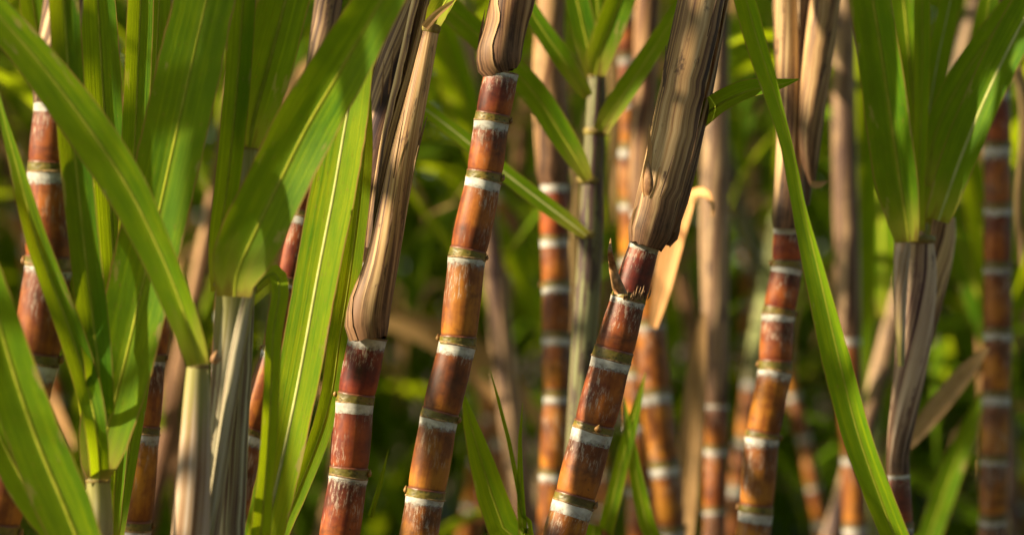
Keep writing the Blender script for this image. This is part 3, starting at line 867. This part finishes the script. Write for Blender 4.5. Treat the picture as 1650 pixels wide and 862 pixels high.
#@@MID
# ================================================================== middle distance, right and centre
BACK = "blurred canes behind the front row"
r5, _ = cane("blurred straight cane standing just left of the green stalk with four leaves", [
    (894, 298, 46), (893, 386, 46), (897, 464, 47), (896, 546, 47), (898, 638, 47), (892, 764, 47), (888, 880, 48)], 3.45, [0.8, 0.5, 0.35, 0.25, 0.15, .1], BACK, 24)
sheath(r5, tn(trace(3.45, [(894, 298, 44), (892, 280, 50), (888, 200, 56), (884, 100, 50), (888, 0, 44), (892, -110, 40)])), 'husk_brown', rows=18)
crown(r5, P(892, -110, 3.45), (0, 0, 1), 0.014, 41, n=4)

r6, sh6 = stalk("green and purple stalk with leaves fanning to both sides between two canes", [
    (962, 122, 28), (959, 200, 31), (954, 300, 35), (951, 400, 39), (943, 520, 40), (934, 650, 38), (926, 800, 38)], 3.05, 'sheath_streak', edge=0.85)
for (x, y, w) in ((960, 212, 40), (950, 290, 42), (946, 378, 46)):
    collar_ring(r6, sh6, P(x, y, 3.05), (0.03, 0, 1), w * PX * 3.05 / 2 * 0.92, 0.008)
blade(r6, tb(traceb(3.0, [(948, 156, 18), (930, 130, 30), (905, 92, 34), (870, 42, 30), (835, -15, 24), (790, -80, 2)])), tone=0.05, n=22)
blade(r6, tb(traceb(2.97, [(948, 290, 18), (930, 258, 34), (905, 218, 42), (862, 152, 44), (800, 85, 44), (735, 25, 42), (660, -40, 34), (600, -90, 2)])), tone=0.08, n=34)
blade(r6, tb(traceb(2.95, [(945, 380, 14), (920, 360, 24), (880, 330, 28), (815, 280, 28), (745, 222, 26), (680, 172, 22), (610, 120, 14), (560, 80, 1)])), tone=0.3, n=34, rib='midrib_pale', ribw=0.1)
blade(r6, tb(traceb(2.98, [(968, 212, 26), (985, 182, 36), (1010, 145, 38), (1048, 88, 34), (1088, 25, 30), (1135, -45, 22), (1170, -100, 2)], 18)), tone=0.45, n=26)
blade(r6, tb(traceb(3.04, [(960, 122, 32), (966, 90, 46), (985, 40, 50), (1008, -20, 46), (1040, -110, 30), (1060, -170, 2)])), tone=0.1, n=22)
blade(r6, tb(traceb(3.07, [(958, 125, 28), (946, 70, 40), (932, 10, 40), (915, -70, 30), (900, -140, 2)])), tone=0.0, n=20)
blade(r6, tb(traceb(3.08, [(962, 125, 26), (966, 60, 38), (962, -10, 36), (960, -100, 2)])), tone=0.2, n=18)

r7, _ = cane("blurred cane rising behind the slanting leaf beside the green stalk", [
    (1008, -60, 40), (1010, 20, 40), (1012, 96, 41), (1014, 168, 42), (1016, 242, 42), (1018, 330, 42), (1020, 420, 42), (1024, 510, 42)], 4.0, [0.8, 0.6, 0.5, 0.2, 0.1, .1], BACK, 20)
sheath(r7, tn(trace(4.0, [(1008, -60, 42), (1006, -120, 42), (1004, -200, 38)])), 'husk_brown', rows=8)
crown(r7, P(1004, -200, 4.0), (0, 0, 1), 0.014, 45, n=4)

r8, _ = cane("blurred amber cane seen right behind the leaning cane with the horn", [
    (1038, 340, 44), (1042, 430, 44), (1048, 525, 50), (1056, 635, 51), (1070, 752, 51), (1080, 858, 51)], 3.7, [0.2, 0.1, 0.02, 0.0, 0.0], BACK, 22)
sheath(r8, tn(trace(3.7, [(1038, 340, 46), (1036, 250, 44), (1040, 100, 40), (1046, -80, 36)])), 'husk_brown', rows=12)
blade(r8, tb(traceb(3.2, [(1052, 528, 14), (1066, 470, 30, 0, 10), (1082, 400, 40, 0, 20), (1104, 340, 36, -.03, 30), (1128, 315, 30, -.08, 50), (1146, 330, 12, -.12, 60), (1148, 350, 2, -.14)])), name="dry_leaf", mat='dryleaf', rib='midrib_dry', tone=1.0, n=28)
crown(r8, P(1046, -80, 3.7), (0, 0, 1), 0.013, 46, n=4)

r9, _ = cane("slim blurred cane with a long tan husk left of the glossy amber cane", [
    (1155, 652, 37), (1154, 724, 38), (1152, 824, 38), (1150, 920, 38)], 3.9, [0.4, 0.35, 0.3, 0.2], BACK, 20)
sheath(r9, tn(trace(3.9, [(1155, 652, 35), (1154, 560, 40), (1152, 420, 46), (1152, 300, 46), (1156, 100, 36), (1160, -60, 32)])), 'husk_dark', rows=20)
blade(r9, tb(traceb(3.75, [(1134, 505, 10), (1124, 580, 30), (1116, 680, 40), (1106, 780, 40), (1096, 880, 38), (1088, 980, 3)])), name="dry_leaf", mat='dryleaf', rib='midrib_dry', tone=0.1, n=24)
crown(r9, P(1160, -60, 3.9), (0, 0, 1), 0.013, 47, n=5)

r10, _ = cane("dim blurred cane with a pale sheath passing behind the long folded leaf", [
    (1368, 545, 38), (1371, 640, 40), (1375, 738, 40), (1378, 848, 40)], 4.2, [0.4, 0.3, 0.2, 0.2], BACK, 20)
sheath(r10, tn(trace(4.2, [(1368, 545, 38), (1366, 430, 40), (1362, 300, 40), (1360, 120, 38), (1362, -60, 34)])), 'husk_dark', rows=18)
crown(r10, P(1362, -60, 4.2), (0, 0, 1), 0.014, 48, n=5)

r12, _ = cane("blurred dark amber cane near the far edge beyond the big leaf fan", [
    (1606, 150, 44), (1606, 238, 45), (1608, 335, 46), (1607, 434, 46), (1608, 538, 46), (1605, 642, 46), (1602, 742, 46), (1600, 836, 46)], 3.6, [.8, .7, .6, 0.3, 0.15, 0.1, .05], BACK, 22)  # upper joints redder as young cane, and darker in place of shade there
sheath(r12, tn(trace(3.6, [(1606, 150, 46), (1606, 60, 46), (1610, -80, 40)])), 'husk_brown', rows=12)
crown(r12, P(1610, -80, 3.6), (0, 0, 1), 0.014, 49, n=4)

# leafy stalk on the right
r11, n11_ = cane("stalk in a curved streaked husk with a fan of broad green leaves on top", [
    (1448, 764, 36), (1452, 850, 40), (1455, 940, 44)], 2.92, [0.8, 0.5, 0.4], None, 24)
s11 = sheath(r11, tn(trace(2.92, [(1448, 764, 36), (1447, 735, 34), (1453, 680, 42), (1464, 610, 50), (1474, 530, 58), (1478, 450, 60), (1474, 388, 58)])), 'husk_pink', edge=0.05, flare=0.1)
sheath(r11, tn(trace(2.87, [(1452, 590, 10), (1450, 500, 20), (1452, 440, 24), (1454, 385, 26)])), 'sheath_pink', nseg=18, rows=14)
sheath(r11, tn(trace(2.99, [(1490, 560, 20), (1508, 460, 36), (1518, 400, 40), (1520, 350, 36)])), 'husk', nseg=18, rows=14)
collar_ring(r11, s11, P(1474, 386, 2.92), (0, 0, 1), 31 * PX * 2.92, 0.008)
blade(r11, tb(traceb(2.86, [(1464, 390, 40), (1461, 360, 58), (1450, 290, 78), (1434, 180, 80), (1418, 70, 76), (1400, -40, 74), (1385, -150, 50), (1372, -230, 3)], 22)), tone=0.15, fold=0.35, n=34)
blade(r11, tb(traceb(2.86, [(1512, 356, 44), (1523, 325, 54), (1548, 255, 64), (1585, 165, 66), (1625, 80, 66), (1680, -20, 66), (1740, -110, 40), (1780, -180, 3)], 22)), tone=0.1, fold=0.3, n=34, rib='midrib_pale', ribw=0.07)
blade(r11, tb(traceb(2.98, [(1486, 360, 34), (1490, 240, 30), (1507, 120, 38), (1532, 0, 36), (1560, -120, 36), (1580, -190, 3)])), tone=0.2, n=28, rib='midrib_pale')
blade(r11, tb(traceb(2.96, [(1492, 300, 24), (1510, 210, 42), (1555, 120, 48), (1610, 40, 44), (1680, -50, 30), (1720, -100, 3)])), tone=0.2, n=28)
blade(r11, tb(traceb(3.02, [(1484, 350, 30), (1474, 200, 50), (1462, 60, 52), (1450, -60, 44), (1440, -170, 3)])), tone=0.4, n=28)
blade(r11, tb(traceb(3.3, [(1440, 735, 12), (1470, 705, 26), (1515, 650, 34), (1560, 595, 28), (1592, 560, 6)])), name="dry_leaf", mat='dryleaf', rib='midrib_dry', tone=0.0, n=22)

blade(r11, tb(traceb(2.87, [(1478, 372, 26), (1481, 300, 18), (1484, 200, 24), (1486, 90, 26), (1486, -20, 24), (1490, -120, 3)])), tone=0.5, n=26)
blade(r11, tb(traceb(3.06, [(1500, 360, 22), (1528, 270, 36), (1566, 150, 40), (1590, 30, 38), (1604, -90, 3)])), tone=0.3, n=26)
# hanging dead blades on the canes behind
blade(r5, tb(traceb(3.5, [(905, 285, 10), (918, 240, 20, 0, 20), (926, 300, 22, -.02, 50), (922, 400, 20, -.02, 40), (916, 520, 14, 0, 60), (918, 600, 2)])), name="dry_leaf", mat='dryleaf', rib='midrib_dry', tone=0.0, n=26)
blade(r7, tb(traceb(3.9, [(1008, -70, 12), (990, -20, 24, 0, 20), (984, 80, 26, 0, 40), (990, 200, 20, 0, 30), (986, 300, 12), (990, 360, 2)])), name="dry_leaf", mat='dryleaf', rib='midrib_dry', tone=0.1, n=26)
blade(r12, tb(traceb(3.5, [(1612, 150, 10), (1636, 110, 22, 0, 30), (1648, 200, 24, 0, 50), (1640, 330, 18, 0, 30), (1644, 430, 3)])), name="dry_leaf", mat='dryleaf', rib='midrib_dry', tone=0.0, n=26)
# low grassy shoots between the canes
def tuft(label, d, blades, group=None, tone=0.5):
    px, py = blades[0][0][0], blades[0][0][1]
    b = P(px, py, d); b.z = 0
    root = thing("grass_tuft", label, "grass tuft", b, group)
    for rows in blades:
        p0 = P(rows[0][0], rows[0][1], d)
        full = [(Vector((p0.x * 0.3 + b.x * 0.7, d, 0.0)), 3 * PX * d, 0.0)] + tb(traceb(d, rows))
        blade(root, full, name="grass_blade", tone=tone, n=30)
    return root
tuft("short bright green blade rising beside the amber cane near the bottom", 2.72, [
    [(850, 960, 40), (822, 880, 54), (790, 790, 50), (765, 705, 32), (750, 655, 14), (744, 628, 1)]], None, 0.55)
tuft("two hair-thin grass blades between the amber cane and the leaning cane", 2.66, [
    [(862, 960, 7), (846, 850, 8), (822, 720, 7), (802, 640, 5), (790, 596, 1)],
    [(846, 960, 14), (842, 860, 15), (838, 770, 11), (838, 700, 6), (842, 648, 1)]], None, 0.5)
tuft("thin curved grass blade just right of the red lower joints", 2.6, [
    [(570, 940, 8), (590, 855, 10), (610, 790, 8), (622, 740, 4), (626, 724, 1)]], None, 0.4)
tuft("two green grass blades at the foot of the leaning cane", 3.0, [
    [(1070, 960, 24), (1048, 870, 28), (1028, 780, 24), (1014, 700, 14), (1006, 640, 1)],
    [(950, 960, 24), (975, 860, 28), (998, 760, 26), (1022, 670, 18), (1040, 600, 1)]], None, 0.45)
tuft("blurred green blade leaning right behind the curved husk", 3.9, [
    [(1480, 960, 30), (1500, 860, 38), (1530, 770, 38), (1566, 680, 24), (1590, 620, 1)]], None, 0.2)

#@@BACK
# ================================================================== canes and leaves farther back
rb = random.Random(77)
def unit_internode():
    A, B = Vector((0, 0, 0)), Vector((0, 0, 1))
    vs, fs, uvs = lathe(A, B, [(0.05, .93), (.12, .97), (.5, 1.0), (.8, .98), (1, .97)], 14, 0, 0, [0, .1, .5, .8, 1])
    a = mk("internode", vs, fs, M['rind'], None, uvs)
    vs, fs, uvs = lathe(A, B, [(.86, .99), (.93, 1.0), (1, 1.03)], 14, 0, 0, [0.3, .7, 1])
    b = mk("wax_band", vs, fs, M['wax'], None, uvs)
    vs, fs, uvs = lathe(A, B, [(0, 1.03), (.06, 1.04), (.1, .96)], 14, 0, 0, [0, .6, 1])
    c = mk("root_band", vs, fs, M['rootband'], None, uvs)
    ms = [a.data, b.data, c.data]
    for o in (a, b, c):
        bpy.data.objects.remove(o)
    return ms
UI = unit_internode()

def far_cane(x, y, label, group, bare_top, height, lean, red, nleaf, ndry, seed):
    rr = random.Random(seed)
    root = thing("sugarcane", label, "sugarcane", Vector((x, y, 0)), group)
    p = Vector((0, 0, 0)); d = Vector((lean[0], lean[1], 1)).normalized()
    r = rr.uniform(0.014, 0.019)
    while p.z < bare_top:
        L = rr.uniform(0.07, 0.12)
        if p.z > 0.35:
            q = d.to_track_quat('Z', 'Y').to_euler()
            o = bpy.data.objects.new("internode", UI[0]); COL.objects.link(o); o.parent = root
            o.location = p; o.rotation_euler = q; o.scale = (r, r, L)
            o["red"] = float(min(1, max(0, red + rr.uniform(-.2, .2))))
            for nm, me in (("wax_band", UI[1]), ("root_band", UI[2])):
                c = bpy.data.objects.new(nm, me); COL.objects.link(c); c.parent = o
        p = p + d * L
        d = (d + Vector((rr.uniform(-.05, .05), rr.uniform(-.05, .05), 0))).normalized()
    # lower stalk, hidden low among the leaves: one tapering length
    if bare_top > 0.36:
        vs, fs, uvs = lathe(Vector((0, 0, 0)), Vector((lean[0] * .4, lean[1] * .4, 0.42)), [(0, r * 1.05), (0.5, r), (1, r * 0.9)], 10)
        o = mk("lower_stalk", vs, fs, M['rind'], root, uvs); o["red"] = 0.2
    pts = [(root.location + p, r * 1.08)]
    a = p.copy()
    for i in range(3):
        a = a + d * ((height - p.z) / 3)
        d = (d * 0.9 + Vector((0, 0, .1))).normalized()
        pts.append((root.location + a, r * (1.0 - 0.2 * i)))
    sheath(root, pts, rr.choice(['husk_dark', 'husk_brown', 'husk_brown', 'sheath_green', 'sheath_streak']), nseg=12, rows=12)
    a0 = rr.uniform(0, 6.28)
    for i in range(nleaf):
        t = 0.25 + 0.75 * (i + 0.5) / nleaf
        pos = root.location + p.lerp(a, t)
        put_leaf(root, pos, a0 + math.pi * (i % 2) + rr.uniform(-.8, .8), rr.uniform(0.8, 1.25), False, rr.uniform(0, 0.8), rr, rr.uniform(-.15, .45))
    for i in range(ndry):
        pos = root.location + p.lerp(a, rr.uniform(0, 0.5))
        put_leaf(root, pos, rr.uniform(0, 6.28), rr.uniform(0.7, 1.2), True, rr.uniform(0, 0.6), rr, rr.uniform(0, .3))
    return root

# canes that can be told apart
far_cane(-0.03, 6.0, "far cane dimly seen behind the gap right of the amber cane", BACK, 1.22, 1.7, (0.01, 0), 0.1, 4, 2, 301)
far_cane(-1.52, 4.5, "far dim cane showing between the broad upright leaf and the pinkish stalk", BACK, 1.25, 1.8, (0.02, 0), 0.5, 4, 2, 302)

far_group = "far canes among the leaves at the back"
LAND = [(-60, "left edge"), (75, "thick shaded cane"), (230, "broad upright leaf"), (345, "pale stalks"), (480, "bright blade"), (600, "split husk"), (752, "tall amber cane"), (895, "straight blurred cane"),
        (1000, "horned leaning cane"), (1155, "slim tan cane"), (1250, "forked pale husk"), (1365, "long folded leaf"), (1470, "fan of broad leaves"), (1606, "dark amber cane"), (1720, "far edge")]
spots = []
cnt = 0
for row, (yy, nn_) in enumerate(((4.7, 5), (5.6, 7), (6.6, 8), (7.5, 8))):
    half = 0.18 * yy * 1.2
    for i in range(nn_):
        x = -half + 2 * half * (i + 0.5) / nn_ + rb.uniform(-.12, .12)
        y = yy + rb.uniform(-.3, .3)
        prm = (rb.choice([0.4, 0.4, 0.6, 0.85, 1.15]), rb.uniform(1.5, 2.0), (rb.uniform(-.22, .22), rb.uniform(-.1, .1)), rb.uniform(0, .5), rb.choice([6, 7, 8]), rb.choice([0, 0, 1]), 400 + cnt)
        cnt += 1
        px = 825 + x / (PX * y)
        if -60 < px < 1710:
            gap = max(q for q in range(len(LAND) - 1) if LAND[q][0] <= px)
            spots.append((gap, px, x, y, prm))
ORD = ["first", "second", "third", "fourth", "fifth", "sixth"]
for gap in range(len(LAND) - 1):
    here = sorted([q for q in spots if q[0] == gap], key=lambda q: q[1])
    for q, (_, px, x, y, prm) in enumerate(here):
        where = "between the %s and the %s" % (LAND[gap][1], LAND[gap + 1][1])
        lab = ("far leafy cane %s" % where) if len(here) == 1 else ("%s far leafy cane %s" % (ORD[q], where))
        far_cane(x, y, lab, far_group, *prm)

# beyond them the field is one mass of leaves
def leaf_mass(name, n, x0, x1, y0, y1, z0, z1, mats, seed, label, slant=0.0, tilts=(-0.3, 0.9), kinds=None):
    rr = np.random.default_rng(seed)
    rdm = random.Random(seed)
    tmpl = []
    for m1, _ in (TL if mats == 'leaf' else TD):
        v = np.empty(len(m1.vertices) * 3, dtype=np.float32); m1.vertices.foreach_get("co", v)
        lp = np.empty(len(m1.loops), dtype=np.int32); m1.loops.foreach_get("vertex_index", lp)
        uvd = np.empty(len(m1.loops) * 2, dtype=np.float32); m1.uv_layers[0].data.foreach_get("uv", uvd)
        tmpl.append((v.reshape(-1, 3), lp.reshape(-1, 4), uvd.reshape(-1, 2)))
    V, F, U = [], [], []
    off = 0
    for i in range(n):
        v, f, u = tmpl[rdm.choice(kinds) if kinds else rdm.randrange(len(tmpl))]
        az = rdm.uniform(0, 6.283); tl = rdm.uniform(*tilts); s = rdm.uniform(0.7, 1.4)
        ca, sa, ct, st = math.cos(az), math.sin(az), math.cos(tl), math.sin(tl)
        x = v[:, 0] * ct + v[:, 2] * st; z = -v[:, 0] * st + v[:, 2] * ct; y = v[:, 1]
        yb = rdm.uniform(y0, y1)
        V.append(np.stack([(x * ca - y * sa) * s + rdm.uniform(x0, x1) + slant * yb, (x * sa + y * ca) * s + yb, z * s + rdm.uniform(z0, z1)], 1))
        F.append(f + off); U.append(u + i * 0.37); off += len(v)
        U[-1][:, 0] -= i * 0.37
    V = np.concatenate(V); F = np.concatenate(F); U = np.concatenate(U)
    me = bpy.data.meshes.new(name)
    me.vertices.add(len(V)); me.vertices.foreach_set("co", V.ravel().astype(np.float32))
    me.loops.add(F.size); me.loops.foreach_set("vertex_index", F.ravel().astype(np.int32))
    me.polygons.add(len(F)); me.polygons.foreach_set("loop_start", np.arange(0, F.size, 4, dtype=np.int32))
    me.polygons.foreach_set("loop_total", np.full(len(F), 4, dtype=np.int32))
    lay = me.uv_layers.new(name="UVMap"); lay.data.foreach_set("uv", U.ravel().astype(np.float32))
    me.polygons.foreach_set("use_smooth", [True] * len(F))
    me.update(calc_edges=True); me.validate()
    me.materials.append(M[mats])
    o = bpy.data.objects.new(name, me); COL.objects.link(o)
    o["kind"] = "stuff"; o["label"] = label; o["category"] = "foliage"; o["tone"] = 0.35
    return o
leaf_mass("foliage", 8500, -4.4, 4.4, 8.4, 13.0, -0.2, 3.0, 'leaf', 5, "blurred mass of green cane leaves closing the field behind")
leaf_mass("dry_foliage", 110, -3.2, 3.2, 8.0, 10.5, 0.5, 1.9, 'dryleaf', 6, "blurred dry tan leaves scattered through the far green mass")
# the field goes on to both sides and behind the camera; its leaves dapple the light
leaf_mass("foliage", 260, -5.0, -1.5, -1.0, 4.6, 0.9, 3.0, 'leaf', 7, "cane leaves of the rows standing to the left, outside the picture", -0.18)
leaf_mass("foliage", 1100, 1.7, 4.5, -1.0, 9.0, 0.3, 3.0, 'leaf', 8, "cane leaves of the rows standing to the right, outside the picture", 0.18)
leaf_mass("foliage", 1800, -4.0, 4.0, -4.5, -1.6, 0.0, 3.0, 'leaf', 9, "cane leaves of the row standing behind the viewer")
leaf_mass("foliage", 1000, -1.6, 2.2, 3.6, 10.0, 2.0, 3.0, 'leaf', 10, "added cane leaves above the picture that block sky light")  # unseen leaves added overhead to keep sky light off the canes
leaf_mass("foliage", 65, -2.3, -0.2, 1.9, 3.3, 1.5, 1.75, 'leaf', 34, "added upright leaves above the picture that shade the front row", 0.0, (-0.3, 0.35), [0, 2, 4, 6])  # loose unseen leaves added between sun and front row to cast dapples
leaf_mass("foliage", 2400, -5.0, -1.2, 4.4, 11.5, 0.7, 4.2, 'leaf', 15, "cane leaves of the rows at the far left, outside the picture", -0.18)
leaf_mass("foliage", 90, -1.7, 1.7, 5.4, 8.4, 0.2, 1.5, 'leaf', 18, "blurred leaves filling the gaps between the far canes", 0.0, (-0.2, 1.0), [0, 1, 2, 4, 6])
leaf_mass("dry_foliage", 35, -1.6, 1.6, 4.8, 8.2, 0.7, 1.7, 'dryleaf', 19, "blurred dead leaves hanging between the far canes", 0.0, (-0.3, 0.8))
